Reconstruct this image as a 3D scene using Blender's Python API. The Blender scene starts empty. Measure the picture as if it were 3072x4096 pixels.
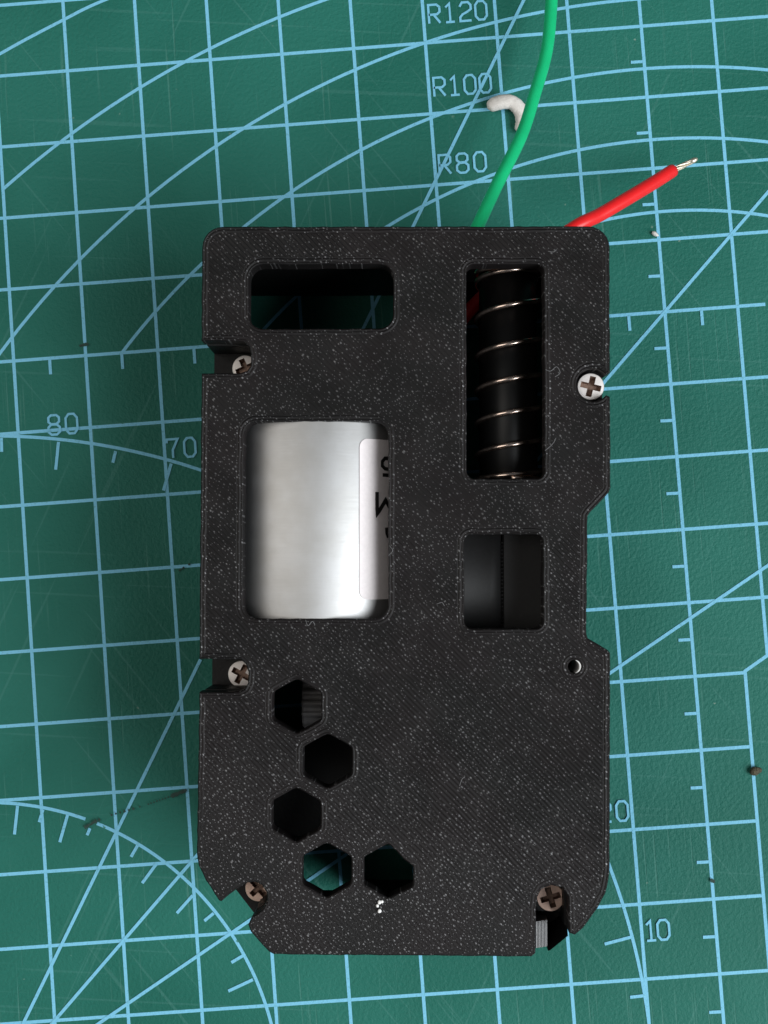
import bpy, bmesh, math, random
from mathutils import Matrix, Vector
from mathutils.geometry import delaunay_2d_cdt

S = 0.001                      # all builders below work in millimetres
rnd = random.Random(7)
scene = bpy.context.scene
COL = scene.collection

# ------------------------------------------------------------------ camera
cam_data = bpy.data.cameras.new('camera')
cam = bpy.data.objects.new('camera', cam_data)
COL.objects.link(cam)
RW = Matrix(((0.99990163, 0.00027816, -0.01402329),
             (0.00030153, 0.99914596, 0.04131902),
             (0.01402281, -0.04131918, 0.99904759)))
cam.matrix_world = Matrix.Translation((0, 0, 184.75 * S)) @ RW.transposed().to_4x4()
cam_data.sensor_fit = 'VERTICAL'
cam_data.sensor_height = 36.0
cam_data.lens = 36.0 * 5400 / 4096
cam_data.clip_start = 0.01
cam_data.clip_end = 50
scene.camera = cam
scene.render.resolution_x, scene.render.resolution_y = 768, 1024

# ------------------------------------------------------------------ room light
world = bpy.data.worlds.new('World')
scene.world = world
world.use_nodes = True
wb = world.node_tree.nodes['Background']
wb.inputs[0].default_value = (0.82, 0.92, 1.0, 1)
wb.inputs[1].default_value = 0.07


def area_lamp(name, loc, target, sx, sy, power, color):
    d = bpy.data.lights.new(name, 'AREA')
    d.shape = 'RECTANGLE'
    d.size, d.size_y, d.energy, d.color = sx, sy, power, color
    o = bpy.data.objects.new(name, d)
    COL.objects.link(o)
    o.location = loc
    o.rotation_euler = (Vector(target) - Vector(loc)).to_track_quat('-Z', 'Y').to_euler()
    return o


# daylight window of the room, to the right of the bench and behind the camera side
area_lamp('window_light', (0.67, -0.29, 0.64), (0, 0, 0), 0.70, 0.70, 13.8, (0.93, 0.97, 1.0))
# pale wall on the other side of the bench that throws some daylight back
area_lamp('wall_bounce', (-1.02, 0.05, 1.06), (0, 0, 0), 0.95, 1.8, 10, (1.0, 0.95, 0.88))

scene.view_settings.view_transform = 'Standard'
scene.view_settings.look = 'None'
scene.view_settings.gamma = 1
scene.view_settings.exposure = 0
scene.view_settings.use_curve_mapping = False


# ------------------------------------------------------------------ materials
class NT:
    """tiny node helper"""
    def __init__(self, name):
        self.m = bpy.data.materials.new(name)
        self.m.use_nodes = True
        self.t = self.m.node_tree
        self.b = self.t.nodes['Principled BSDF']

    def n(self, typ, **kw):
        nd = self.t.nodes.new(typ)
        for k, v in kw.items():
            setattr(nd, k, v)
        return nd

    def l(self, a, b):
        self.t.links.new(a, b)

    def put(self, sock, v):
        if hasattr(v, 'links') or isinstance(v, bpy.types.NodeSocket):
            self.l(v, sock)
        else:
            sock.default_value = v

    def math(self, op, a, b=0.0, c=0.0, clamp=False):
        nd = self.n('ShaderNodeMath', operation=op, use_clamp=clamp)
        for i, v in enumerate((a, b, c)):
            self.put(nd.inputs[i], v)
        return nd.outputs[0]

    def vec(self, op, a, b):
        nd = self.n('ShaderNodeVectorMath', operation=op)
        self.put(nd.inputs[0], a)
        if op == 'SCALE':
            self.put(nd.inputs['Scale'], b)
        else:
            self.put(nd.inputs[1], b)
        return nd.outputs[0]

    def mm(self):
        tc = self.n('ShaderNodeTexCoord')
        return self.vec('SCALE', tc.outputs['Object'], 1000.0)

    def noise(self, v, scale, detail=3, rough=0.5, out=0):
        nd = self.n('ShaderNodeTexNoise')
        self.l(v, nd.inputs['Vector'])
        nd.inputs['Scale'].default_value = scale
        nd.inputs['Detail'].default_value = detail
        nd.inputs['Roughness'].default_value = rough
        return nd.outputs[out]

    def ramp(self, f, a, b, ca=0.0, cb=1.0):
        nd = self.n('ShaderNodeMapRange', interpolation_type='SMOOTHSTEP')
        self.put(nd.inputs[0], f)
        for i, v in enumerate((a, b, ca, cb)):
            nd.inputs[1 + i].default_value = v
        return nd.outputs[0]

    def mix(self, f, a, b):
        nd = self.n('ShaderNodeMix', data_type='RGBA')
        self.put(nd.inputs[0], f)
        self.put(nd.inputs[6], a)
        self.put(nd.inputs[7], b)
        return nd.outputs[2]

    def bump(self, h, dist_mm, strength=1.0, normal=None):
        nd = self.n('ShaderNodeBump')
        nd.inputs['Strength'].default_value = strength
        nd.inputs['Distance'].default_value = dist_mm * S
        self.l(h, nd.inputs['Height'])
        if normal:
            self.l(normal, nd.inputs['Normal'])
        return nd.outputs[0]


def C(r, g, b):
    return (r, g, b, 1)


def simple(name, col, rough=0.5, metal=0.0, var=0.0, scale=1.0, bump=0.0, spec=0.5):
    k = NT(name)
    k.b.inputs['Roughness'].default_value = rough
    k.b.inputs['Metallic'].default_value = metal
    k.b.inputs['Specular IOR Level'].default_value = spec
    p = k.mm()
    nz = k.noise(p, scale, 4, 0.6)
    f = k.ramp(nz, 0.3, 0.7)
    lo = C(*[max(0, c * (1 - var)) for c in col])
    hi = C(*[min(1, c * (1 + var)) for c in col])
    k.l(k.mix(f, lo, hi), k.b.inputs['Base Color'])
    if bump:
        k.l(k.bump(nz, bump), k.b.inputs['Normal'])
    return k.m


def make_lid_material():
    k = NT('printed_black_plastic')
    p = k.mm()
    sep = k.n('ShaderNodeSeparateXYZ')
    k.l(p, sep.inputs[0])
    wob = k.math('MULTIPLY', k.math('SUBTRACT', k.noise(p, 0.30, 2), 0.5), 0.35)
    s = k.math('ADD', k.math('MULTIPLY', k.math('ADD', sep.outputs[0], sep.outputs[1]), 0.7071), wob)
    t = k.math('MULTIPLY', k.math('SUBTRACT', sep.outputs[0], sep.outputs[1]), 0.7071)
    period = 0.44
    hd = k.math('SINE', k.math('MULTIPLY', s, 2 * math.pi / period))
    at = k.n('ShaderNodeAttribute', attribute_name='edge_dist')
    d = at.outputs['Fac']
    hp = k.math('SINE', k.math('MULTIPLY', d, 2 * math.pi / 0.42))
    inner = k.math('GREATER_THAN', d, 0.83)
    hl = k.math('ADD', k.math('MULTIPLY', hd, inner), k.math('MULTIPLY', hp, k.math('SUBTRACT', 1.0, inner)))
    # lines are smeared in places, crisp in others
    crisp = k.ramp(k.noise(p, 0.22, 3), 0.35, 0.62, 0.55, 1.0)
    low = k.ramp(k.math('ADD', sep.outputs[1], k.math('MULTIPLY', sep.outputs[0], 0.35)), -40.0, -20.0, 0.22, 1.0)
    hl = k.math('MULTIPLY', k.math('MULTIPLY', hl, crisp), low)
    # molten nubs left along the lines, stretched along the stroke
    cv = k.n('ShaderNodeCombineXYZ')
    k.l(k.math('MULTIPLY', s, 2.8), cv.inputs[0])
    k.l(k.math('MULTIPLY', t, 1.9), cv.inputs[1])
    vo = k.n('ShaderNodeTexVoronoi', feature='F1', voronoi_dimensions='2D')
    k.l(cv.outputs[0], vo.inputs['Vector'])
    vo.inputs['Scale'].default_value = 1.0
    sc = k.n('ShaderNodeSeparateColor')
    k.l(vo.outputs['Color'], sc.inputs[0])
    pick = k.math('GREATER_THAN', sc.outputs[0], k.math('MULTIPLY_ADD', low, 0.22, k.ramp(k.noise(p, 0.16, 3), 0.3, 0.7, -0.10, 0.22)))  # nubs and painted glints get denser towards the lower end
    size = k.math('MULTIPLY_ADD', k.math('POWER', sc.outputs[1], 3.0), 0.22, 0.12)
    dome = k.math('SUBTRACT', 1.0, k.math('DIVIDE', vo.outputs['Distance'], size), clamp=True)
    dome = k.math('MULTIPLY', dome, pick)
    glint = k.ramp(dome, 0.0, 0.35)          # specular glints off the print ridges, painted in as grey metallic spots
    fine = k.noise(p, 5.0, 4, 0.65)
    h = k.math('ADD', k.math('MULTIPLY', hl, 0.062), k.math('MULTIPLY', dome, 0.03))
    h = k.math('ADD', h, k.math('MULTIPLY', fine, k.math('MULTIPLY_ADD', low, -0.07, 0.125)))
    k.l(k.bump(h, 1.0), k.b.inputs['Normal'])
    tone = k.noise(p, 0.12, 3)
    base = k.mix(k.ramp(tone, 0.35, 0.65), C(0.0075, 0.0070, 0.0070), C(0.0100, 0.0080, 0.0082))
    k.l(k.mix(glint, base, C(0.145, 0.143, 0.145)), k.b.inputs['Base Color'])
    k.l(k.math('MULTIPLY', glint, k.math('MULTIPLY_ADD', sc.outputs[2], 0.6, 0.35)), k.b.inputs['Metallic'])
    k.l(k.math('MULTIPLY_ADD', glint, -0.12, 0.56), k.b.inputs['Roughness'])
    k.b.inputs['Specular IOR Level'].default_value = 0.24
    return k.m


def make_shell_material():
    k = NT('printed_black_walls')
    p = k.mm()
    sep = k.n('ShaderNodeSeparateXYZ')
    k.l(p, sep.inputs[0])
    h = k.math('SINE', k.math('MULTIPLY', sep.outputs[2], 2 * math.pi / 0.3))
    h = k.math('ADD', h, k.noise(p, 2.0, 3))
    k.l(k.bump(h, 0.03), k.b.inputs['Normal'])
    k.b.inputs['Base Color'].default_value = C(0.008, 0.008, 0.0082)
    k.b.inputs['Roughness'].default_value = 0.5
    k.b.inputs['Specular IOR Level'].default_value = 0.25
    return k.m


def make_mat_material():
    k = NT('green_mat_vinyl')
    p = k.mm()
    sep = k.n('ShaderNodeSeparateXYZ')
    k.l(p, sep.inputs[0])
    big = k.noise(p, 0.035, 3)
    base = k.mix(k.ramp(big, 0.3, 0.7), C(0.010, 0.118, 0.087), C(0.018, 0.152, 0.116))
    # old knife scratches: long thin streaks along the mat
    cv = k.n('ShaderNodeCombineXYZ')
    k.l(k.math('MULTIPLY', sep.outputs[0], 2.2), cv.inputs[0])
    k.l(k.math('MULTIPLY', sep.outputs[1], 0.045), cv.inputs[1])
    st = k.noise(cv.outputs[0], 1.0, 2, 0.4)
    streak = k.math('MULTIPLY', k.ramp(st, 0.62, 0.74), k.ramp(k.noise(p, 0.06, 3), 0.42, 0.60))
    base = k.mix(k.math('MULTIPLY', streak, 0.26), base, C(0.13, 0.31, 0.27))
    # fine crossing knife marks in other directions
    for ang, thr, amt in ((0.62, 0.70, 0.16), (-0.5, 0.715, 0.14), (1.45, 0.70, 0.12)):
        ca, sa = math.cos(ang), math.sin(ang)
        u = k.math('ADD', k.math('MULTIPLY', sep.outputs[0], ca), k.math('MULTIPLY', sep.outputs[1], sa))
        w = k.math('ADD', k.math('MULTIPLY', sep.outputs[0], -sa), k.math('MULTIPLY', sep.outputs[1], ca))
        c2 = k.n('ShaderNodeCombineXYZ')
        k.l(k.math('MULTIPLY', u, 1.6), c2.inputs[0])
        k.l(k.math('MULTIPLY', w, 0.03), c2.inputs[1])
        c2.inputs[2].default_value = ang * 37
        base = k.mix(k.math('MULTIPLY', k.ramp(k.noise(c2.outputs[0], 1.0, 1, 0.3), thr, thr + 0.06), amt), base, C(0.12, 0.30, 0.27))
    # pale nicks and ground-in dust
    vo = k.n('ShaderNodeTexVoronoi', feature='F1')
    k.l(p, vo.inputs['Vector'])
    vo.inputs['Scale'].default_value = 0.28
    sc = k.n('ShaderNodeSeparateColor')
    k.l(vo.outputs['Color'], sc.inputs[0])
    wv = k.math('ADD', vo.outputs['Distance'], k.math('MULTIPLY', k.math('SUBTRACT', k.noise(p, 3.0, 3), 0.5), 0.13))
    nick = k.math('MULTIPLY', k.ramp(wv, 0.055, 0.03), k.math('GREATER_THAN', sc.outputs[0], 0.66))
    base = k.mix(k.math('MULTIPLY', nick, k.math('MULTIPLY', sc.outputs[1], 0.6)), base, C(0.42, 0.50, 0.42))
    # faint scuffed patches
    sf = k.math('MULTIPLY', k.ramp(k.noise(p, 0.30, 4, 0.7), 0.62, 0.78), k.ramp(k.noise(p, 1.8, 3), 0.5, 0.7))
    base = k.mix(k.math('MULTIPLY', sf, 0.16), base, C(0.22, 0.36, 0.30))
    k.l(base, k.b.inputs['Base Color'])
    grain = k.noise(p, 1.9, 4, 0.6)
    h = k.math('SUBTRACT', k.math('MULTIPLY', grain, 0.15), k.math('MULTIPLY', streak, 0.03))
    k.l(k.bump(h, 1.0), k.b.inputs['Normal'])
    k.b.inputs['Roughness'].default_value = 0.55
    k.b.inputs['Specular IOR Level'].default_value = 0.22
    return k.m


def make_print_material():
    k = NT('pale_blue_print')
    p = k.mm()
    worn = k.ramp(k.noise(p, 2.6, 4, 0.7), 0.54, 0.68)
    gone = k.ramp(k.noise(p, 0.5, 4, 0.7), 0.665, 0.72)
    base = k.mix(k.math('MULTIPLY', worn, 0.55), C(0.185, 0.515, 0.71), C(0.085, 0.30, 0.33))
    base = k.mix(gone, base, C(0.05, 0.20, 0.16))
    k.l(base, k.b.inputs['Base Color'])
    k.l(k.bump(k.noise(p, 1.9, 4, 0.6), 0.08), k.b.inputs['Normal'])
    k.b.inputs['Roughness'].default_value = 0.55
    k.b.inputs['Specular IOR Level'].default_value = 0.3
    return k.m


def make_can_material():
    k = NT('brushed_zinc_can')
    p = k.mm()
    k.b.inputs['Metallic'].default_value = 1.0
    cv = k.vec('MULTIPLY', p, (0.5, 7.0, 0.5))
    st = k.noise(cv, 1.0, 4, 0.6)
    k.l(k.mix(k.ramp(k.noise(p, 0.35, 4), 0.3, 0.7), C(0.53, 0.525, 0.515), C(0.575, 0.575, 0.575)), k.b.inputs['Base Color'])
    k.l(k.math('MULTIPLY_ADD', st, 0.14, 0.51), k.b.inputs['Roughness'])
    scr = k.noise(k.vec('MULTIPLY', p, (1.2, 0.5, 1.2)), 2.2, 5, 0.7)
    hh = k.math('MULTIPLY_ADD', st, 0.007, k.math('MULTIPLY', scr, 0.005))
    k.l(k.bump(hh, 1.0), k.b.inputs['Normal'])
    return k.m


M = dict(
    lid=make_lid_material(), shell=make_shell_material(), mat=make_mat_material(), ink=make_print_material(),
    can=make_can_material(),
    burn=simple('charred_cut', (0.012, 0.044, 0.034), 0.7, var=0.35, scale=3),
    label=simple('label_paper', (0.80, 0.74, 0.74), 0.6, var=0.03, scale=2),
    black_ink=simple('label_ink', (0.012, 0.010, 0.010), 0.5),
    gloss_black=simple('gloss_black_rod', (0.005, 0.005, 0.005), 0.42, var=0.1, scale=0.5, spec=0.3),
    satin_black=simple('satin_black_plastic', (0.010, 0.0098, 0.010), 0.62, var=0.1, scale=2, bump=0.02, spec=0.35),
    grey_black=simple('dark_grey_plastic', (0.10, 0.096, 0.096), 0.5, var=0.1, scale=2),
    rib=simple('ribbed_glossy_plastic', (0.02, 0.02, 0.022), 0.33, var=0.1, scale=2, spec=0.9),
    spring=simple('spring_wire', (0.86, 0.68, 0.58), 0.24, 1.0, var=0.05),
    steel=simple('screw_steel', (0.84, 0.79, 0.76), 0.5, 0.55, var=0.05, scale=2),
    copper=simple('screw_copper_tone', (0.84, 0.60, 0.49), 0.5, 0.45, var=0.05, scale=2),
    recess=simple('screw_recess', (0.26, 0.17, 0.13), 0.5, 0.6, var=0.2, scale=3),
    green=simple('green_pvc', (0.010, 0.47, 0.18), 0.16, var=0.05, scale=0.5, spec=0.6),
    red=simple('red_pvc', (0.78, 0.016, 0.018), 0.36, var=0.05, scale=0.5),
    tin=simple('tinned_strand', (0.72, 0.64, 0.52), 0.42, 0.85, var=0.15, scale=3),
    white=simple('white_plastic', (0.70, 0.66, 0.62), 0.45, var=0.06, scale=1.0, bump=0.15),
    bright=simple('dust_and_lit_wall_white', (0.85, 0.84, 0.82), 0.4),  # white of the dust specks and of the hole's painted lit wall
    string=simple('stringing_plastic', (0.16, 0.16, 0.165), 0.35),
    brown=simple('brown_grit', (0.07, 0.06, 0.035), 0.8, var=0.5, scale=3, bump=0.2),
)


# ------------------------------------------------------------------ mesh helpers
def mesh_obj(name, verts, faces, mat, parent=None, smooth=False, attr=None):
    me = bpy.data.meshes.new(name)
    me.from_pydata([(x * S, y * S, z * S) for x, y, z in verts], [], faces)
    me.materials.append(mat)
    if attr:
        a = me.attributes.new(attr[0], 'FLOAT', 'POINT')
        a.data.foreach_set('value', attr[1])
    if smooth:
        me.polygons.foreach_set('use_smooth', [True] * len(me.polygons))
    me.update()
    o = bpy.data.objects.new(name, me)
    COL.objects.link(o)
    o.parent = parent
    return o


def tag(o, label=None, cat=None, group=None, kind=None):
    for k, v in (('label', label), ('category', cat), ('group', group), ('kind', kind)):
        if v:
            o[k] = v
    return o


def empty(name, loc=(0, 0, 0)):
    o = bpy.data.objects.new(name, None)
    o.empty_display_size = 0.005
    COL.objects.link(o)
    o.location = [c * S for c in loc]
    return o


class MB:
    def __init__(self):
        self.v, self.f = [], []

    def add(self, v, f):
        b = len(self.v)
        self.v += v
        self.f += [[i + b for i in q] for q in f]

    def box(self, x0, x1, y0, y1, z0, z1):
        v = [(x, y, z) for z in (z0, z1) for y in (y0, y1) for x in (x0, x1)]
        self.add(v, [(0, 2, 3, 1), (4, 5, 7, 6), (0, 1, 5, 4), (2, 6, 7, 3), (0, 4, 6, 2), (1, 3, 7, 5)])

    def prism(self, outer, holes, z0, z1):
        tv, tf, loops = cdt(outer, holes)
        n = len(tv)
        v = [(x, y, z0) for x, y in tv] + [(x, y, z1) for x, y in tv]
        f = [t[::-1] for t in tf] + [[i + n for i in t] for t in tf]
        self.add(v, f)
        for lp in [outer] + holes:
            m = len(lp)
            sv = [(x, y, z0) for x, y in lp] + [(x, y, z1) for x, y in lp]
            self.add(sv, [(i, (i + 1) % m, (i + 1) % m + m, i + m) for i in range(m)])

    def strip(self, pts, w, z, closed=False):
        n = len(pts)
        L, R = [], []
        for i in range(n):
            a = Vector(pts[i - 1]) if (i > 0 or closed) else None
            b = Vector(pts[i])
            c = Vector(pts[(i + 1) % n]) if (i < n - 1 or closed) else None
            d1 = (b - a).normalized() if a is not None else (c - b).normalized()
            d2 = (c - b).normalized() if c is not None else d1
            n1, n2 = Vector((-d1.y, d1.x)), Vector((-d2.y, d2.x))
            m = n1 + n2
            m = m.normalized() if m.length > 1e-6 else n1
            k = min(1 / max(m.dot(n1), 0.3), 2.0) * w / 2
            L.append((b.x + m.x * k, b.y + m.y * k, z))
            R.append((b.x - m.x * k, b.y - m.y * k, z))
        seg = n if closed else n - 1
        self.add(L + R, [(i + n, (i + 1) % n + n, (i + 1) % n, i) for i in range(seg)])

    def build(self, name, mat, parent=None, smooth=False):
        return mesh_obj(name, self.v, self.f, mat, parent, smooth)


def ccw(p):
    a = sum(p[i - 1][0] * p[i][1] - p[i][0] * p[i - 1][1] for i in range(len(p)))
    return p if a > 0 else p[::-1]


def cdt(outer, holes):
    """triangulate a polygon with holes"""
    pts, edges = [], []
    for lp in [outer] + holes:
        b = len(pts)
        pts += [Vector(q) for q in lp]
        edges += [(b + i, b + (i + 1) % len(lp)) for i in range(len(lp))]
    vo, eo, fo, *_ = delaunay_2d_cdt(pts, edges, [], 0, 1e-6)

    def inside(p, poly):
        r = False
        x, y = p
        for i in range(len(poly)):
            (x0, y0), (x1, y1) = poly[i - 1], poly[i]
            if (y0 > y) != (y1 > y) and x < (x1 - x0) * (y - y0) / (y1 - y0) + x0:
                r = not r
        return r
    out = []
    for t in fo:
        c = sum((vo[i] for i in t), Vector((0, 0))) / len(t)
        if inside(c, outer) and not any(inside(c, h) for h in holes):
            out.append(list(t))
    return [(v.x, v.y) for v in vo], out, None


def fillet(spec, seg=6):
    """polygon from (x, y, radius) corners"""
    out = []
    n = len(spec)
    for i in range(n):
        x, y, r = spec[i]
        if r <= 0:
            out.append((x, y))
            continue
        p, a, b = Vector((x, y)), Vector(spec[i - 1][:2]), Vector(spec[(i + 1) % n][:2])
        u, v = (a - p).normalized(), (b - p).normalized()
        ang = u.angle(v)
        t = r / math.tan(ang / 2)
        c = p + (u + v).normalized() * (r / math.sin(ang / 2))
        s0, s1 = p + u * t - c, p + v * t - c
        a0 = math.atan2(s0.y, s0.x)
        da = math.atan2(s0.x * s1.y - s0.y * s1.x, s0.dot(s1))
        for k in range(seg + 1):
            out.append((c.x + r * math.cos(a0 + da * k / seg), c.y + r * math.sin(a0 + da * k / seg)))
    return out


def rrect(x0, y0, x1, y1, r):
    return fillet([(x0, y0, r), (x1, y0, r), (x1, y1, r), (x0, y1, r)])


def arc(cx, cy, r, a0, a1, n):
    return [(cx + r * math.cos(math.radians(a0 + (a1 - a0) * i / n)),
             cy + r * math.sin(math.radians(a0 + (a1 - a0) * i / n))) for i in range(n + 1)]


def offset(poly, d):
    """move a loop to its left by d (into the material for the outer loop, out of a hole for hole loops)"""
    out = []
    n = len(poly)
    for i in range(n):
        a, b, c = (Vector(poly[(i + k) % n]) for k in (-1, 0, 1))
        d1, d2 = (b - a).normalized(), (c - b).normalized()
        n1, n2 = Vector((-d1.y, d1.x)), Vector((-d2.y, d2.x))
        m = (n1 + n2)
        m = m.normalized() if m.length > 1e-6 else n1
        k = d * min(1 / max(m.dot(n1), 0.2), 1.6)
        out.append((b.x + m.x * k, b.y + m.y * k))
    return out


def catmull(pts, sub=8):
    P = [Vector(p) for p in pts]
    P = [2 * P[0] - P[1]] + P + [2 * P[-1] - P[-2]]
    out = []
    for i in range(1, len(P) - 2):
        for k in range(sub):
            t = k / sub
            a, b, c, d = P[i - 1:i + 3]
            out.append(0.5 * ((2 * b) + (c - a) * t + (2 * a - 5 * b + 4 * c - d) * t * t + (3 * b - a - 3 * c + d) * t ** 3))
    out.append(P[-2])
    return out


def tube(pts, rad, seg=14, caps=True):
    pts = [Vector(p) for p in pts]
    n = len(pts)
    R = rad if isinstance(rad, (list, tuple)) else [rad] * n
    v, f = [], []
    up = Vector((0, 0, 1))
    t0 = (pts[1] - pts[0]).normalized()
    nrm = (up - t0 * up.dot(t0))
    nrm = nrm.normalized() if nrm.length > 0.05 else Vector((1, 0, 0))
    for i in range(n):
        t = (pts[min(i + 1, n - 1)] - pts[max(i - 1, 0)]).normalized()
        nrm = (nrm - t * nrm.dot(t)).normalized()
        bi = t.cross(nrm)
        for k in range(seg):
            a = 2 * math.pi * k / seg
            v.append(tuple(pts[i] + (nrm * math.cos(a) + bi * math.sin(a)) * R[i]))
    for i in range(n - 1):
        for k in range(seg):
            k2 = (k + 1) % seg
            f.append((i * seg + k, i * seg + k2, (i + 1) * seg + k2, (i + 1) * seg + k))
    if caps:
        f.append(tuple(range(seg))[::-1])
        f.append(tuple((n - 1) * seg + k for k in range(seg)))
    return v, f


def blob(c, rx, ry, rz, seed, seg=8, rings=6, rough=0.25, rot=0.0):
    r = random.Random(seed)
    v = [(c[0], c[1], c[2] + rz)]
    f = []
    cr, sr = math.cos(rot), math.sin(rot)
    for i in range(1, rings):
        ph = math.pi * i / rings
        for k in range(seg):
            a = 2 * math.pi * k / seg
            q = 1 + r.uniform(-rough, rough)
            x, y = rx * q * math.sin(ph) * math.cos(a), ry * q * math.sin(ph) * math.sin(a)
            v.append((c[0] + x * cr - y * sr, c[1] + x * sr + y * cr, c[2] + rz * math.cos(ph)))
    v.append((c[0], c[1], c[2] - rz))
    for k in range(seg):
        f.append((0, 1 + k, 1 + (k + 1) % seg))
        for i in range(rings - 2):
            a, b = 1 + i * seg, 1 + (i + 1) * seg
            f.append((a + k, b + k, b + (k + 1) % seg, a + (k + 1) % seg))
        f.append((len(v) - 1, 1 + (rings - 2) * seg + (k + 1) % seg, 1 + (rings - 2) * seg + k))
    return v, f


# ------------------------------------------------------------------ cutting mat (grid in cm, drawn in mm)
mb = MB()
mb.prism(rrect(-90, -215, 150, 75, 6), [], -3.0, 0.0)
mat = mb.build('cutting_mat', M['mat'])
mat.location = (-57.436 * S, 78.405 * S, 0)
mat.rotation_euler = (0, 0, 0.0736159)
tag(mat, 'green self-healing cutting mat with pale blue printed grid', 'cutting mat', kind='structure')


def cm(pts):
    return [(x * 10, y * 10) for x, y in pts]


LW = 0.455
g = MB()
for j in range(-6, 21):
    x1 = 14.2
    if j == 5:
        x1 = 10.38
    elif 10 <= j <= 13:
        x1 = 9.67
    g.strip(cm([(-8.2, -j), (x1, -j)]), LW, 0.020)
g.build('grid_line', M['ink'], mat)
g = MB()
for i in range(-8, 14):
    if i == 10:
        g.strip(cm([(10, 6.2), (10, -9.79), (9.68, -9.98), (9.67, -14.0)]), LW, 0.026)
        g.strip(cm([(10, -14.0), (10, -20.2)]), LW, 0.026)
    else:
        g.strip(cm([(i, 6.2), (i, -20.2)]), LW, 0.026)
g.build('grid_line', M['ink'], mat)

zc = [0.032]


def nz():
    zc[0] += 0.003
    return zc[0]


g = MB()
for (cx, cy, r, a0, a1) in ((9.0, -12.635, 12.02, 38.2, 141), (8.97, -11.50, 9.90, 38, 139.2), (9.03, -10.64, 8.04, 40, 135.0),
                            (9.10, -9.55, 5.94, 50, 130)):
    g.strip(cm(arc(cx, cy, r, a0, a1, 90)), 0.44, nz())
g.strip(cm(arc(8.089, -13.027, 13.2, 70, 127.8, 70)), 0.44, nz())
g.strip([tuple(p) for p in catmull(cm([(-2.2, -1.95), (-1.0, -1.25), (0.075, -0.688), (0.988, -0.278), (1.588, -0.04), (3.0, 0.40)]))], 0.44, nz())
g.build('radius_arc', M['ink'], mat)
g = MB()
g.strip(cm(arc(-1.03, -15.03, 9.04, -3, 110, 110)), 0.44, nz())
# the small protractor is cut through in one place
ga = math.degrees(math.atan2(-11.331 + 15.0, 0.585 + 1.0))
gb = math.degrees(math.atan2(-11.405 + 15.0, 0.735 + 1.0))
g.strip(cm(arc(-0.99, -14.99, 3.985, -3, gb, 60)), 0.44, nz())
g.strip(cm(arc(-0.99, -14.99, 3.985, ga, 110, 30)), 0.44, nz())
g.build('protractor_arc', M['ink'], mat)
g = MB()
for a, b in (((7.7, 0.0), (4.80, -5.0)), ((12.0, -2.0), (6.0, -8.0)), ((11.2, -7.945), (7.0, -10.365)),
             ((2.302, -9.285), (-0.85, -14.74)), ((3.6, -10.4), (-0.8, -14.8)), ((5.6, -11.19), (-0.74, -14.85))):
    g.strip(cm([a, b]), 0.44, nz())
g.build('angle_line', M['ink'], mat)
g = MB()
z = nz()
for j in range(-5, 20):
    g.strip(cm([(8.975, -j - 0.5), (8.815, -j - 0.497)]), 0.42, z)
for i in range(-8, 10):
    g.strip(cm([(i + 0.5, -5.02), (i + 0.5, -5.225)]), 0.42, z)
z = nz()
TK = [((-0.234, -6.054), (-0.242, -6.246)), ((0.55, -6.166), (0.487, -6.546)), ((1.328, -6.353), (1.279, -6.509)),
      ((2.08, -6.58), (1.95, -6.943)), ((-0.323, -11.088), (-0.389, -11.47)), ((0.354, -11.251), (0.221, -11.618)),
      ((0.645, -11.46), (0.599, -11.55)), ((1.279, -11.734), (1.178, -11.883)), ((1.518, -12.001), (1.306, -12.246)),
      ((1.98, -12.46), (1.75, -12.682)), ((2.248, -12.717), (2.115, -12.811)), ((2.606, -13.311), (2.443, -13.392)),
      ((2.719, -13.639), (2.375, -13.77)), ((0.021, -11.165), (-0.042, -11.328)), ((7.849, -13.428), (7.489, -13.496)),
      ((7.951, -14.217), (7.774, -14.225))]
for a, b in TK:
    g.strip(cm([a, b]), 0.42, z)
g.build('scale_tick', M['ink'], mat)

GLY = {
    '0': [([(.16, 0), (.44, 0), (.6, .2), (.6, .8), (.44, 1), (.16, 1), (0, .8), (0, .2)], True)],
    '1': [([(.08, .80), (.30, 1), (.30, 0.0)], False), ([(.06, 0), (.54, 0)], False)],
    '2': [([(0, .78), (.14, 1), (.46, 1), (.6, .84), (.6, .62), (.44, .5), (.14, .36), (0, .2), (0, 0), (.6, 0)], False)],
    '7': [([(0, .80), (0, 1), (.6, 1), (.30, .42), (.30, 0)], False)],
    '8': [([(.16, .54), (.44, .54), (.58, .66), (.58, .88), (.44, 1), (.16, 1), (.02, .88), (.02, .66)], True),
          ([(.16, 0), (.44, 0), (.6, .14), (.6, .38), (.44, .52), (.16, .52), (0, .38), (0, .14)], True)],
    'R': [([(0, 0), (0, 1), (.44, 1), (.6, .86), (.6, .60), (.44, .47), (0, .47)], False), ([(.26, .47), (.6, 0)], False)],
    '5': [([(.56, 1), (.06, 1), (.02, .56), (.2, .64), (.42, .62), (.58, .46), (.58, .2), (.42, 0), (.16, 0), (0, .16)], False)],
    'M': [([(0, 0), (0, 1), (.36, .35), (.72, 1), (.72, 0)], False)],
}
g = MB()


def write(txt, x, y, h, adv, wd=0.32):
    for ch in txt:
        for pts, cl in GLY[ch]:
            g.strip([((x + px * h * 0.98) * 10, (y + py * h) * 10) for px, py in pts], wd, nz(), cl)
        x += adv


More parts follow.
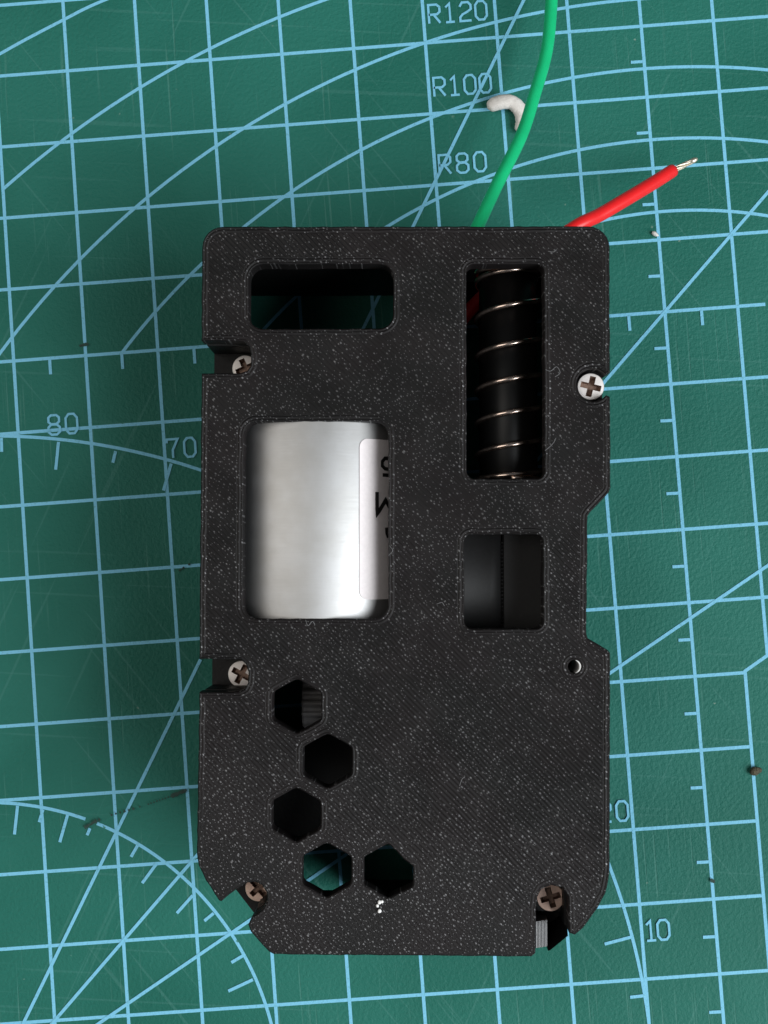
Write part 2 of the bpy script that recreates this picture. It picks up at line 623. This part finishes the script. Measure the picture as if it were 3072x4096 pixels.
write('R120', 6.075, -0.735, 0.262, 0.217)
write('R100', 6.070, -1.765, 0.262, 0.212)
write('R80', 6.062, -2.860, 0.268, 0.243)
write('80', 0.425, -6.062, 0.268, 0.243)
write('70', 2.040, -6.505, 0.258, 0.237)
write('10', 8.045, -13.490, 0.262, 0.170)
write('20', 7.558, -11.868, 0.262, 0.232)
g.build('printed_numeral', M['ink'], mat)

# charred knife cuts that break the print
g = MB()


def cut(pts, w0, w1, n, seed, gap=0.0):
    r = random.Random(seed)
    P = [Vector(q) * 10 for q in pts]
    L = [0]
    for a, b in zip(P, P[1:]):
        L.append(L[-1] + (b - a).length)
    for i in range(n):
        t = (i + 0.5) / n * L[-1]
        k = max(j for j in range(len(P) - 1) if L[j] <= t)
        u = (t - L[k]) / (L[k + 1] - L[k])
        c = P[k].lerp(P[k + 1], u)
        if r.random() < gap:
            continue
        w = w0 + (w1 - w0) * (abs(2 * (i + 0.5) / n - 1))
        m = 7
        poly = [(c.x + w * r.uniform(.55, 1.1) * math.cos(2 * math.pi * q / m), c.y + w * r.uniform(.55, 1.1) * math.sin(2 * math.pi * q / m), 0) for q in range(m)]
        z = nz() - 0.0024
        g.add([(x, y, z) for x, y, _ in poly], [tuple(range(m))])


cut([(0.93, -4.86), (1.05, -4.845)], 0.26, 0.24, 5, 3)
cut([(2.03, -8.09), (2.25, -7.97)], 0.16, 0.22, 8, 4, 0.25)
cut([(1.973, -11.04), (1.80, -11.10)], 0.28, 0.40, 8, 5)
cut([(1.80, -11.10), (1.284, -11.234)], 0.15, 0.15, 13, 6, 0.35)
cut([(1.284, -11.234), (0.985, -11.290), (0.75, -11.36)], 0.18, 0.24, 9, 8, 0.1)
cut([(0.75, -11.36), (0.58, -11.44)], 0.24, 0.32, 6, 9)
cut([(8.985, -12.74), (9.02, -12.765)], 0.30, 0.30, 3, 10)
g.build('charred_cut', M['burn'], mat)

# ------------------------------------------------------------------ printed case
case = empty('printed_case', (0, 0, 0))
tag(case, 'black 3D-printed rectangular case with cut-out windows and hexagonal holes on a cutting mat', 'case')
H, LID = 28.0, 2.6
outer = ccw(fillet([(-23.55, 40.05, 2.4), (-23.58, 26.58, 0), (-19.8, 26.55, 0), (-18.5, 26.45, 0), (-17.95, 25.7, 0), (-17.75, 24.8, 0), (-17.8, 23.6, 0),
                    (-18.2, 23.0, 0), (-19.1, 22.74, 0), (-23.55, 22.72, 0.0),
                    (-23.62, -10.58, 0), (-18.8, -10.62, 0), (-18.2, -11.2, 0), (-17.88, -12.1, 0), (-17.95, -13.3, 0), (-18.3, -14.0, 0), (-18.95, -14.34, 0), (-23.58, -14.38, 0),
                    (-23.76, -33.0, 0), (-23.55, -34.3, 0), (-22.74, -35.95, 0), (-21.2, -38.25, 0), (-20.92, -38.36, 0), (-19.13, -36.95, 0), (-18.0, -36.25, 0),
                    (-17.0, -36.1, 0), (-16.2, -36.5, 0), (-15.7, -37.37, 0), (-15.61, -38.34, 0), (-16.19, -39.31, 0), (-17.4, -40.2, 0), (-17.8, -41.0, 0), (-17.5, -41.8, 0),
                    (-15.4, -44.05, 0), (-14.9, -44.33, 0), (-8.2, -44.41, 0), (14.7, -44.48, 0), (15.15, -44.1, 0), (15.22, -39.1, 0), (15.4, -37.7, 0), (15.9, -36.8, 0), (17.0, -36.38, 0),
                    (18.3, -36.65, 0), (18.95, -37.7, 0), (19.03, -41.8, 0), (19.7, -42.0, 0), (20.6, -41.25, 0), (22.3, -38.98, 0), (23.2, -37.3, 0), (23.62, -35.4, 0), (23.72, -33.5, 0),
                    (23.92, -9.8, 0), (23.6, -9.45, 0), (21.35, -8.12, 0), (21.2, -7.6, 0), (21.42, 6.0, 0), (21.7, 6.45, 0), (23.9, 8.75, 0), (24.1, 9.3, 0)]
                   + [(24.1, 19.9, 0)] + [(x, y, 0) for x, y in arc(22.15, 21.3, 1.95, -38, -322, 16)] + [(24.12, 22.75, 0)]
                   + [(24.2, 39.95, 2.5)]))


def hexa(cx, cy, rx=2.84, ry=3.16, cut=0.7):
    pts = []
    for k in range(6):
        a = math.radians(90 + 60 * k)
        pts.append((cx + rx / 0.866 * math.cos(a), cy + ry * math.sin(a), cut))
    return fillet(pts, 3)


hE = [(-1.67 + 2.84 * x, -34.82 + 3.12 * y, 0.4) for x, y in
      ((0, 1), (-1, .5), (-1, -.5), (0, -1), (1, -.55), (1, .18), (.62, .42), (.32, .72))]
holes = [rrect(-18.07, 27.95, -1.13, 35.57, 1.7), rrect(7.42, 10.35, 16.46, 35.5, 0.9), rrect(-18.57, -5.92, -1.70, 17.06, 1.6),
         rrect(7.1, -7.05, 16.22, 3.9, 0.9), hexa(-12.26, -16.0), hexa(-8.71, -22.28), hexa(-12.31, -28.47), hexa(-8.77, -34.76),
         fillet(hE, 3), arc(19.83, -11.4, 0.78, 0, 345, 23)]
holes = [ccw(h)[::-1] for h in holes]        # clockwise: left of travel is the material
r2 = random.Random(3)


def wavy(p, mx=0.9, amp=0.045):
    """FDM walls are never dead straight: split long edges and nudge the new points"""
    out = []
    for i in range(len(p)):
        a, b = Vector(p[i]), Vector(p[(i + 1) % len(p)])
        n = max(1, int((b - a).length / mx))
        d = (b - a).normalized()
        nn = Vector((-d.y, d.x))
        for k in range(n):
            q = a.lerp(b, k / n) + (nn * r2.uniform(-amp, amp) if k else Vector((0, 0)))
            out.append((q.x, q.y))
    return out


loops = [wavy(outer)] + [wavy(h) for h in holes]
V, F, A = [], [], []


def ring(l0, z0, d0, l1, z1, d1):
    b, n = len(V), len(l0)
    V.extend((x, y, z0) for x, y in l0)
    V.extend((x, y, z1) for x, y in l1)
    A.extend([d0] * n + [d1] * n)
    F.extend((b + i, b + (i + 1) % n, b + (i + 1) % n + n, b + i + n) for i in range(n))


inner_loops = []
for lp in loops:
    o1, o2, o3 = offset(lp, 0.16), offset(lp, 0.42), offset(lp, 0.82)
    ring(lp, H - LID, 0.0, lp, H - 0.16, 0.0)
    ring(lp, H - 0.16, 0.0, o1, H, 0.16)
    ring(o1, H, 0.16, o2, H - 0.004, 0.42)
    ring(o2, H - 0.004, 0.42, o3, H - 0.012, 0.82)
    inner_loops.append(o3)
tv, tf, _ = cdt(inner_loops[0], inner_loops[1:])
b = len(V)
V.extend((x, y, H - 0.012) for x, y in tv)
A.extend([0.84] * len(tv))
F.extend([b + i for i in t] for t in tf)
tv, tf, _ = cdt(loops[0], loops[1:])
b = len(V)
V.extend((x, y, H - LID) for x, y in tv)
A.extend([0.84] * len(tv))
F.extend([b + i for i in t][::-1] for t in tf)
lid = mesh_obj('lid', V, F, M['lid'], case, attr=('edge_dist', A))

# walls under the lid, layer by layer
k0 = 0.988
wall_notched = [(x * k0, y * 0.994) for x, y in outer]
full = fillet([(-23.3, 39.8, 2.2), (-23.4, -34.0, 0), (-21.0, -37.9, 0), (-14.9, -44.0, 0), (14.8, -44.2, 0), (17.0, -44.1, 0), (18.9, -42.3, 0),
               (22.1, -38.8, 0), (23.45, -35.0, 0), (23.65, -9.9, 0), (21.0, -8.2, 0), (21.2, 6.3, 0), (23.85, 9.2, 0), (23.9, 39.7, 2.2)])
full = ccw(full)
inner_n = ccw([(-21.2, 37.5), (-21.2, 28.2), (-16.2, 28.0), (-16.2, 21.2), (-21.2, 20.9), (-21.2, -8.9), (-16.4, -9.2), (-16.4, -15.8), (-21.2, -16.2),
               (-21.2, -33.6), (-19.4, -35.2), (-16.8, -34.6), (-14.2, -36.6), (-14.2, -40.4), (-14.0, -42.2), (13.7, -42.2), (13.7, -36.0), (16.0, -34.9), (19.2, -35.0),
               (20.4, -38.0), (21.2, -35.0), (21.4, -11.0), (18.9, -9.0), (18.9, 7.2), (19.6, 9.6), (19.6, 24.0), (21.8, 25.0), (21.8, 37.5)])
inner_f = ccw([(-21.2, 37.5), (-21.2, -33.0), (-18.9, -36.8), (-13.9, -42.2), (14.4, -42.2), (16.5, -42.0), (20.4, -37.8), (21.2, -34.5), (21.4, -11.0),
               (18.9, -9.0), (18.9, 7.2), (21.6, 9.9), (21.8, 37.5)])


def with_gap(outer, inner, x0, x1, ytest):
    """open ring: drop the wall between x0 and x1 on the side where y*ytest is large"""
    def split(lp):
        n = len(lp)
        for i in range(n):
            (ax, ay), (bx, by) = lp[i], lp[(i + 1) % n]
            if ay * ytest > 30 and by * ytest > 30 and min(ax, bx) < x0 and max(ax, bx) > x1:
                f = lambda x: (x, ay + (by - ay) * (x - ax) / (bx - ax))
                first, last = (f(x0), f(x1)) if ax < bx else (f(x1), f(x0))
                return [last] + lp[i + 1:] + lp[:i + 1] + [first]
        raise RuntimeError('gap')
    o, q = split(outer), split(inner)
    return o + q[::-1]


mb = MB()
mb.prism(with_gap(full, inner_f, -13.5, -6.5, -1), [], 0.0, 6.0)
mb.prism(full, [inner_f], 6.0, 11.0)
mb.prism(with_gap(full, inner_f, 7.0, 20.0, 1), [], 11.0, 19.0)
mb.prism(with_gap(wall_notched, inner_n, 7.0, 20.0, 1), [], 19.0, 22.0)
mb.prism(wall_notched, [inner_n], 22.0, H - LID)
mb.build('case_wall', M['shell'], case)
# ledges the screws stand on
for nm, poly, zt in (('n', [(-23.2, 22.4), (-16.5, 22.4), (-16.5, 27.2), (-23.2, 27.2)], 19.03),
                     ('n', [(-23.2, -15.2), (-16.6, -15.2), (-16.6, -10.0), (-23.2, -10.0)], 19.03),
                     ('n', [(-20.9, -37.9), (-20.4, -39.0), (-18.2, -41.8), (-16.3, -42.6), (-14.6, -40.2), (-14.4, -37.0), (-17.0, -35.0)], 19.03),
                     ('n', [(15.4, -36.2), (18.8, -36.2), (18.8, -40.8), (15.4, -40.8)], 22.03),
                     ('n', [(19.9, 18.8), (23.6, 18.8), (23.6, 23.8), (19.9, 23.8)], 25.3)):
    mb = MB()
    mb.prism(ccw(poly), [], 0.05, zt)
    mb.build('screw_ledge', M['shell'], case)
# ribbed slope of print layers beside the corner slot
prof = [(15.28, 22.2)]
for i in range(9):
    for t, up in ((0.0, 0.0), (0.3, 0.055), (0.7, 0.055)):
        q = (i + t) / 9
        prof.append((15.28 + 1.62 * q, 25.34 - 0.85 * q + up))
prof += [(16.9, 24.45), (16.98, 22.2)]
n = len(prof)
mb = MB()
mb.add([(x, -44.25, z) for x, z in prof] + [(x, -41.2, z) for x, z in prof],
       [tuple(range(n))[::-1], tuple(range(n, 2 * n))] + [(i, (i + 1) % n, (i + 1) % n + n, i + n) for i in range(n)])
mb.build('ribbed_slope', M['rib'], case)
mb = MB()
rim = [(16.95, -44.75), (17.2, -44.7), (19.3, -43.0), (19.2, -41.9)]
inn = [(16.95, -41.2), (17.2, -41.1), (18.6, -41.0), (18.7, -40.9)]
v = [(x, y, 24.6) for x, y in rim] + [(x, y, 13.0) for x, y in inn] + [(x, y, 0.1) for x, y in inn] + [(x, y, 0.1) for x, y in rim]
f = []
for a0, b0 in ((0, 4), (4, 8), (8, 12), (12, 0)):
    f += [(a0 + i, a0 + i + 1, b0 + i + 1, b0 + i) for i in range(3)]
f += [(0, 4, 8, 12), (3, 15, 11, 7)]
mb.add(v, f)
mb.build('corner_wall', M['shell'], case)


# ------------------------------------------------------------------ screws
def make_screw(loc, ang, mt, R=1.62, tilt=(0, 0)):
    n = 40
    circ = [(R * math.cos(2 * math.pi * i / n), R * math.sin(2 * math.pi * i / n)) for i in range(n)]
    w, L = 0.35, 1.22
    cr = [(w, w), (w, L), (-w, L), (-w, w), (-L, w), (-L, -w), (-w, -w), (-w, -L), (w, -L), (w, -w), (L, -w), (L, w)]
    # rings for a domed head
    rings = [0.80, 0.96, 1.0]
    zt = lambda x, y: 1.25 - 0.07 * (math.hypot(x, y) / R) ** 2 - (0.10 if math.hypot(x, y) > R * 0.99 else 0)
    inner_c = [(x * 0.80, y * 0.80) for x, y in circ]
    tv, tf, _ = cdt(inner_c, [cr])
    mb = MB()
    mb.add([(x, y, zt(x, y)) for x, y in tv], tf)
    prev = inner_c
    for r in rings[1:]:
        cur = [(x * r, y * r) for x, y in circ]
        mb.add([(x, y, zt(x, y)) for x, y in prev] + [(x, y, zt(x, y)) for x, y in cur], [(i, i + n, (i + 1) % n + n, (i + 1) % n) for i in range(n)])
        prev = cur
    mb.add([(x, y, zt(x, y)) for x, y in circ] + [(x, y, 0) for x, y in circ], [(i, i + n, (i + 1) % n + n, (i + 1) % n) for i in range(n)])
    o = mb.build('screw', mt, case)
    mb = MB()
    m = len(cr)
    mb.add([(x, y, zt(x, y)) for x, y in cr] + [(x * 0.72, y * 0.72, 0.42) for x, y in cr],
           [(i, (i + 1) % m, (i + 1) % m + m, i + m) for i in range(m)] + [tuple(range(m, 2 * m))])
    q = mb.build('cross_recess', M['recess'], o)
    o.location = [c * S for c in loc]
    o.rotation_euler = (math.radians(tilt[0]), math.radians(tilt[1]), math.radians(ang))
    return o


make_screw((-19.33, 24.45, 19.03), 24, M['steel'])
make_screw((-19.65, -12.92, 19.03), -28, M['steel'])
make_screw((-17.44, -38.65, 19.03), 42, M['copper'])
make_screw((17.42, -38.92, 22.03), 17, M['copper'])
make_screw((22.08, 21.3, 25.3), -14, M['steel'], 1.58)

# lit right wall of the small round hole, painted as an added white crescent
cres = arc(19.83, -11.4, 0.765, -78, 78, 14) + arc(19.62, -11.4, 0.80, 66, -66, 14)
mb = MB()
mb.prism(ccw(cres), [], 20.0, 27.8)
mb.build('lit_hole_wall', M['bright'], case)

# ------------------------------------------------------------------ motor seen through the large window
MX, MZ, MR = -10.28, 15.80, 12.0
motor = empty('electric_motor', (MX, 5.0, 0))
tag(motor, 'round silver metal motor with a white sticker, lying in the largest window of the case', 'motor')


def lathe_y(prof, seg=72):
    v, f = [], []
    for y, r in prof:
        for k in range(seg):
            a = 2 * math.pi * k / seg
            v.append((r * math.sin(a), y, MZ + r * math.cos(a)))
    for i in range(len(prof) - 1):
        for k in range(seg):
            k2 = (k + 1) % seg
            f.append((i * seg + k, (i + 1) * seg + k, (i + 1) * seg + k2, i * seg + k2))
    f.append(tuple(range(seg)))
    f.append(tuple((len(prof) - 1) * seg + k for k in range(seg))[::-1])
    return v, f


v, f = lathe_y([(-14.5, 9.5), (-14.4, 11.0), (-13.9, 11.7), (-13.0, MR), (14.0, MR), (14.9, 11.7), (15.3, 11.0), (15.4, 5)])
mesh_obj('motor_can', v, f, M['can'], motor, True)
v, f = lathe_y([(-16.5, 6.0), (-16.4, 8.6), (-14.45, 9.2)], 48)
mesh_obj('end_cap', v, f, M['satin_black'], motor, True)
v, f = lathe_y([(15.35, 1.0), (20.5, 1.0)], 20)
mesh_obj('shaft', v, f, M['steel'], motor, True)


def wrap(s, y, r):            # arc length from the top line, along the can
    a = s / MR
    return ((MR + r) * math.sin(a), y, MZ + (MR + r) * math.cos(a))


s0, s1, y0, y1, rc = math.asin(5.15 / MR) * MR, 24.0, -8.72, 10.2, 1.05
v, f = [], []
ns, ny = 40, 40
for i in range(ns + 1):
    s = s0 + (s1 - s0) * (i / ns) ** 1.6
    e = min(s - s0, s1 - s)
    ins = rc - math.sqrt(max(0, rc * rc - (rc - e) ** 2)) if e < rc else 0
    for j in range(ny + 1):
        v.append(wrap(s, (y0 + ins) + (y1 - y0 - 2 * ins) * j / ny, 0.09))
for i in range(ns):
    for j in range(ny):
        a = i * (ny + 1) + j
        f.append((a, a + ny + 1, a + ny + 2, a + 1))
lab = mesh_obj('sticker', v, f, M['label'], motor, True)
mb = MB()


def motor_glyph(ch, s_left, ytop, h, wd, wx=1.0):
    """letter printed upside down on the sticker: its right edge lies at s_left"""
    for pts, cl in GLY[ch]:
        fine = []
        for a, b2 in zip(pts, pts[1:]):
            for k in range(4):
                fine.append((a[0] + (b2[0] - a[0]) * k / 4, a[1] + (b2[1] - a[1]) * k / 4))
        fine.append(pts[-1])
        width = max(p[0] for p in pts)
        t = MB()
        t.strip([(s_left + (width - px) * h * wx, ytop - h + (1 - py) * h) for px, py in fine], wd, 0)
        mb.add([wrap(x, y, 0.12) for x, y, _ in t.v], t.f)


motor_glyph('5', MR * math.radians(40.3), 8.0, 2.0, 0.44, 1.3)
motor_glyph('M', MR * math.radians(36.6), 3.95, 2.65, 0.50, 1.35)
motor_glyph('5', MR * math.radians(56.0), 8.0, 2.0, 0.34, 1.3)
t = MB()
t.strip([(MR * math.radians(44.6), -0.2), (MR * math.radians(44.9), -0.8), (MR * math.radians(46), -1.3)], 1.0, 0)
mb.add([wrap(x, y, 0.12) for x, y, _ in t.v], t.f)
mb.build('printed_mark', M['black_ink'], lab)
for yy in (-12.0, 11.5):
    mb = MB()
    pr = []
    for k in range(13):
        a = math.radians(200 + 140 * k / 12)
        pr.append((12.05 * math.cos(a), MZ + 12.05 * math.sin(a)))
    poly = [(-11.6, 0.1)] + [(x, z) for x, z in pr if z > 0.2] + [(11.6, 0.1)]
    n = len(poly)
    mb.add([(MX + x, 5 + yy, z) for x, z in poly] + [(MX + x, 5 + yy + 1.5, z) for x, z in poly],
           [tuple(range(n)), tuple(range(n, 2 * n))[::-1]] + [(i, (i + 1) % n, (i + 1) % n + n, i + n) for i in range(n)])
    mb.build('motor_cradle', M['shell'], case)

# ------------------------------------------------------------------ rod and spring in the tall window
RX, RZ, RR = 12.95, 19.3, 3.55
v, f = tube([(RX, 9.5, RZ), (RX, 9.8, RZ), (RX, 37.2, RZ)], [RR - 0.3, RR, RR], 48)
mesh_o = mesh_obj('black_rod', v, f, M['gloss_black'], None, True)
tag(mesh_o, 'glossy black rod running through the coil spring in the tall narrow window', 'rod')
ys = [10.75, 11.16, 14.76, 18.7, 22.71, 26.97, 31.7, 35.92, 36.35]
pts = []
cr_y = [p for p in catmull([(i, y, 0) for i, y in enumerate(ys)], 36)]
for p in cr_y:
    ph = 2 * math.pi * (p.x - 1)
    pts.append((RX + (RR + 0.31) * math.sin(ph), p.y, RZ + (RR + 0.31) * math.cos(ph)))
v, f = tube(pts, 0.32, 12)
sp = mesh_obj('coil_spring', v, f, M['spring'], None, True)
tag(sp, 'thin metal coil spring wound round the black rod in the tall narrow window', 'spring')
for bx in ((8.0, 17.5, 7.0, 9.6, 0.1, 21.0), (8.0, 17.5, 37.1, 37.6, 0.1, 10.9)):
    mb = MB()
    mb.box(*bx)
    mb.build('rod_support', M['shell'], case)

mb = MB()
mb.box(4.6, 6.9, 11.0, 37.4, 0.1, 25.3)  # unseen wall added to stop window light leaking onto the mat inside
mb.build('light_baffle', M['shell'], case)

# ------------------------------------------------------------------ two-part black housing in the square window
hs = empty('gear_housing', (12, -2, 0))
tag(hs, 'matt black two-part plastic housing with a bead seam, filling the square window', 'housing')
mb = MB()
prof = [(-7.6, 0.1), (-7.6, 24.3), (-6.4, 24.2), (-5.2, 23.6), (-4.2, 23.1), (-3.0, 22.65), (-1.6, 22.35), (-0.22, 22.2), (-0.22, 0.1)]
n = len(prof)
mb.add([(x, -7.8, z) for x, z in prof] + [(x, 8.2, z) for x, z in prof],
       [tuple(range(n))[::-1], tuple(range(n, 2 * n))] + [(i, (i + 1) % n, (i + 1) % n + n, i + n) for i in range(n)])
o = mb.build('housing_half', M['satin_black'], hs, False)
for pl in o.data.polygons:
    pl.use_smooth = abs(pl.normal.y) < 0.5 and pl.normal.z > 0.3
mb = MB()
prof = [(-0.04, 0.1), (-0.04, 22.1), (0.15, 22.35), (5.9, 22.5), (6.4, 22.2), (6.6, 21.5), (6.6, 0.1)]
n = len(prof)
mb.add([(x, -7.8, z) for x, z in prof] + [(x, 8.2, z) for x, z in prof],
       [tuple(range(n))[::-1], tuple(range(n, 2 * n))] + [(i, (i + 1) % n, (i + 1) % n + n, i + n) for i in range(n)])
mb.build('housing_half', M['satin_black'], hs, False)
mb = MB()
for i in range(26):
    v, f = blob((-0.13, -6.2 + 0.45 * i, 22.22), 0.15, 0.16, 0.16, i, 8, 6, 0.05)
    mb.add(v, f)
mb.build('bead_seam', M['gloss_black'], hs, True)

# ------------------------------------------------------------------ gear and inner block under the hexagonal holes
gr = empty('toothed_gear', (-12.0, -16.4, 0))
tag(gr, 'dark grey toothed gear half visible inside the hexagonal hole closest to the motor window', 'gear')
GZ, GR, N = 17.6, 2.9, 14
prof = []
for i in range(N * 8):
    a = 2 * math.pi * (i + 0.5) / (N * 8)
    q = math.cos(N * a)
    r = GR + 0.42 * (0.5 + 0.5 * math.copysign(abs(q) ** 0.6, q))
    prof.append((r * math.sin(a), GZ + r * math.cos(a)))
n = len(prof)
x0, x1 = -0.45, 7.0
v = [(x0 + 0.18, y * 0.96, GZ + (z - GZ) * 0.96) for y, z in prof] + [(x0 + 0.4, y, z) for y, z in prof] + [(x1, y, z) for y, z in prof]
v = [(a - (0.0), b2, c) for a, b2, c in v]
f = []
for k in range(2):
    f += [(k * n + i, k * n + (i + 1) % n, (k + 1) * n + (i + 1) % n, (k + 1) * n + i) for i in range(n)]
f += [tuple(range(n))[::-1], tuple(range(2 * n, 3 * n))]
mesh_obj('toothed_drum', v, f, M['grey_black'], gr, False)
v, f = tube([(-0.2, 0, GZ), (9.0, 0, GZ)], 0.9, 16)
mesh_obj('axle', v, f, M['satin_black'], gr, True)
mb = MB()
mb.box(-4.6, -3.2, -18.4, -14.4, 0.1, 17.0)
mb.box(-9.0, -3.2, -19.9, -13.0, 0.1, 8.0)
mb.build('gear_stand', M['shell'], case)
mb = MB()
mb.box(-17.5, -2.5, -34.0, -20.8, 0.1, 12.0)
mb.build('inner_block', M['shell'], case)

# ------------------------------------------------------------------ wires
gw = catmull([(3.0, 30.0, 15.2), (6.6, 37.0, 16.4), (9.51, 43.2, 16), (12.03, 48.97, 13.5), (15.46, 56.35, 10.5), (17.5, 62.78, 8.5), (19.05, 68.32, 7.5), (19.73, 73.73, 7),
              (19.86, 79, 6.2), (18.5, 88, 4.2), (14.0, 99, 1.9), (6.0, 110, 0.95), (-4, 118, 0.95)], 10)
v, f = tube(gw, 0.84, 18)
o = mesh_obj('green_wire', v, f, M['green'], None, True)
tag(o, 'green insulated wire curving out of the top edge of the case', 'wire')
rw = empty('red_wire', (22, 43, 0))
tag(rw, 'red insulated wire with bared tinned strands poking out of the case', 'wire')
path = [(7.0, 31.0, 12.8), (8.6, 33.0, 13.0), (12.0, 36.2, 13.2), (17.5, 40.4, 13.6), (22.23, 43.64, 13.5), (25.3, 45.45, 12), (28.35, 47.5, 10.5), (32.78, 50.6, 8), (36.05, 53.0, 6.1)]
path = [(x - 22, y - 43, z) for x, y, z in path]
gp = catmull(path, 10)
v, f = tube(gp, [0.90] * (len(gp) - 1) + [0.86], 18)
mesh_obj('insulation', v, f, M['red'], rw, True)
e0 = Vector((36.05 - 22, 53.0 - 43, 6.1))
dr = Vector((39.75 - 36.05, 55.0 - 53.0, -1.0))
for kx in range(7):
    a = kx * 0.9
    ps = []
    for i in range(9):
        t = i / 8
        rr = (0.34 if kx else 0.0) * (1 - 0.35 * t)
        c = e0 + dr * (t * (1 - 0.03 * kx) - 0.12)
        ps.append(c + Vector((-0.45 * math.cos(a + 3 * t), 0.85 * math.cos(a + 3 * t), math.sin(a + 3 * t))) * rr)
    v, f = tube(ps, 0.145, 7)
    mesh_obj('strand', v, f, M['tin'], rw, True)
v, f = blob(tuple(e0 + dr * 0.78), 0.62, 0.36, 0.32, 5, 10, 8, 0.12, 0.5)
mesh_obj('solder_bead', v, f, M['tin'], rw, True)

# ------------------------------------------------------------------ scrap and crumbs on the mat
sc_pts = catmull([(11.7, 63.3, 1.0), (13.0, 64.0, 1.15), (14.9, 64.1, 1.2), (16.2, 62.9, 1.15), (16.5, 61.2, 1.0), (15.9, 59.9, 0.9)], 6)
n = len(sc_pts)
rs = random.Random(12)
rad = []
for i in range(n):
    e = min(i, n - 1 - i) / 5.0
    rad.append(0.88 * (1 - (1 - min(1, e)) ** 2) ** 0.5 * rs.uniform(0.97, 1.03) + 0.12)
v, f = tube(sc_pts, rad, 16)
v = [(x + rs.uniform(-.02, .02), y + rs.uniform(-.02, .02), z * 0.85) for x, y, z in v]
o = mesh_obj('plastic_scrap', [(x, y, max(0.13, z)) for x, y, z in v], f, M['white'], None, True)
tag(o, 'curled white scrap of plastic lying under the green wire', 'scrap')


def crumb(c, rx, ry, rz, seed, mt, label, name='crumb', rot=0.0, group=None):
    v, f = blob((0, 0, rz), rx, ry, rz, seed, 11, 8, 0.22, rot)
    o = mesh_obj(name, v, f, mt, None, True)
    o.location = (c[0] * S, c[1] * S, c[2] * S)
    tag(o, label, 'crumb', group)


crumb((34.7, 45.9, 0.12), 0.55, 0.28, 0.2, 1, M['white'], 'tiny white chip lying below the tip of the red wire', rot=-0.6)
crumb((47.6, -27.4, 0.12), 0.75, 0.55, 0.35, 2, M['brown'], 'dark brown grit crumb on the chamfered grid border right of the case', rot=0.3)
for i, (x, y, r) in enumerate(((-2.72, -38.35, 0.22), (-2.95, -38.75, 0.17), (-2.42, -38.30, 0.16), (-2.70, -39.35, 0.22))):
    crumb((x, y, H - 0.02), r, r * 1.15, r * 0.7, 20 + i, M['bright'], 'white dust speck on the lid beside the misshapen hexagonal hole', 'dust_speck', group='white dust specks below the misshapen hexagonal hole')

# ------------------------------------------------------------------ fine plastic strings left on the lid by the print head
STR = [[(16.6, 23.1, 28.0), (17.2, 22.9, 28.12), (17.9, 23.4, 28.1), (18.3, 22.7, 28.05), (17.7, 22.2, 28.02)],
       [(-11.3, -6.0, 28.0), (-11.0, -6.7, 28.15), (-10.5, -6.2, 28.1), (-10.2, -6.6, 28.02)],
       [(-1.6, 2.6, 28.0), (-1.2, 2.0, 28.1), (-1.7, 1.4, 28.0)],
       [(16.5, 13.6, 28.0), (17.4, 14.4, 28.08), (17.8, 15.1, 28.0)],
       [(17.0, 37.0, 28.0), (17.6, 36.9, 28.08), (18.0, 37.2, 28.0)],
       [(3.9, -4.2, 28.0), (4.5, -4.0, 28.1), (4.8, -4.4, 28.0)],
       [(6.5, -25.1, 28.0), (6.8, -24.3, 28.1), (7.1, -24.1, 28.0)]]
for ln in STR:
    v, f = tube(catmull(ln, 5), 0.038, 6)
    mesh_obj('plastic_string', v, f, M['string'], lid, True)
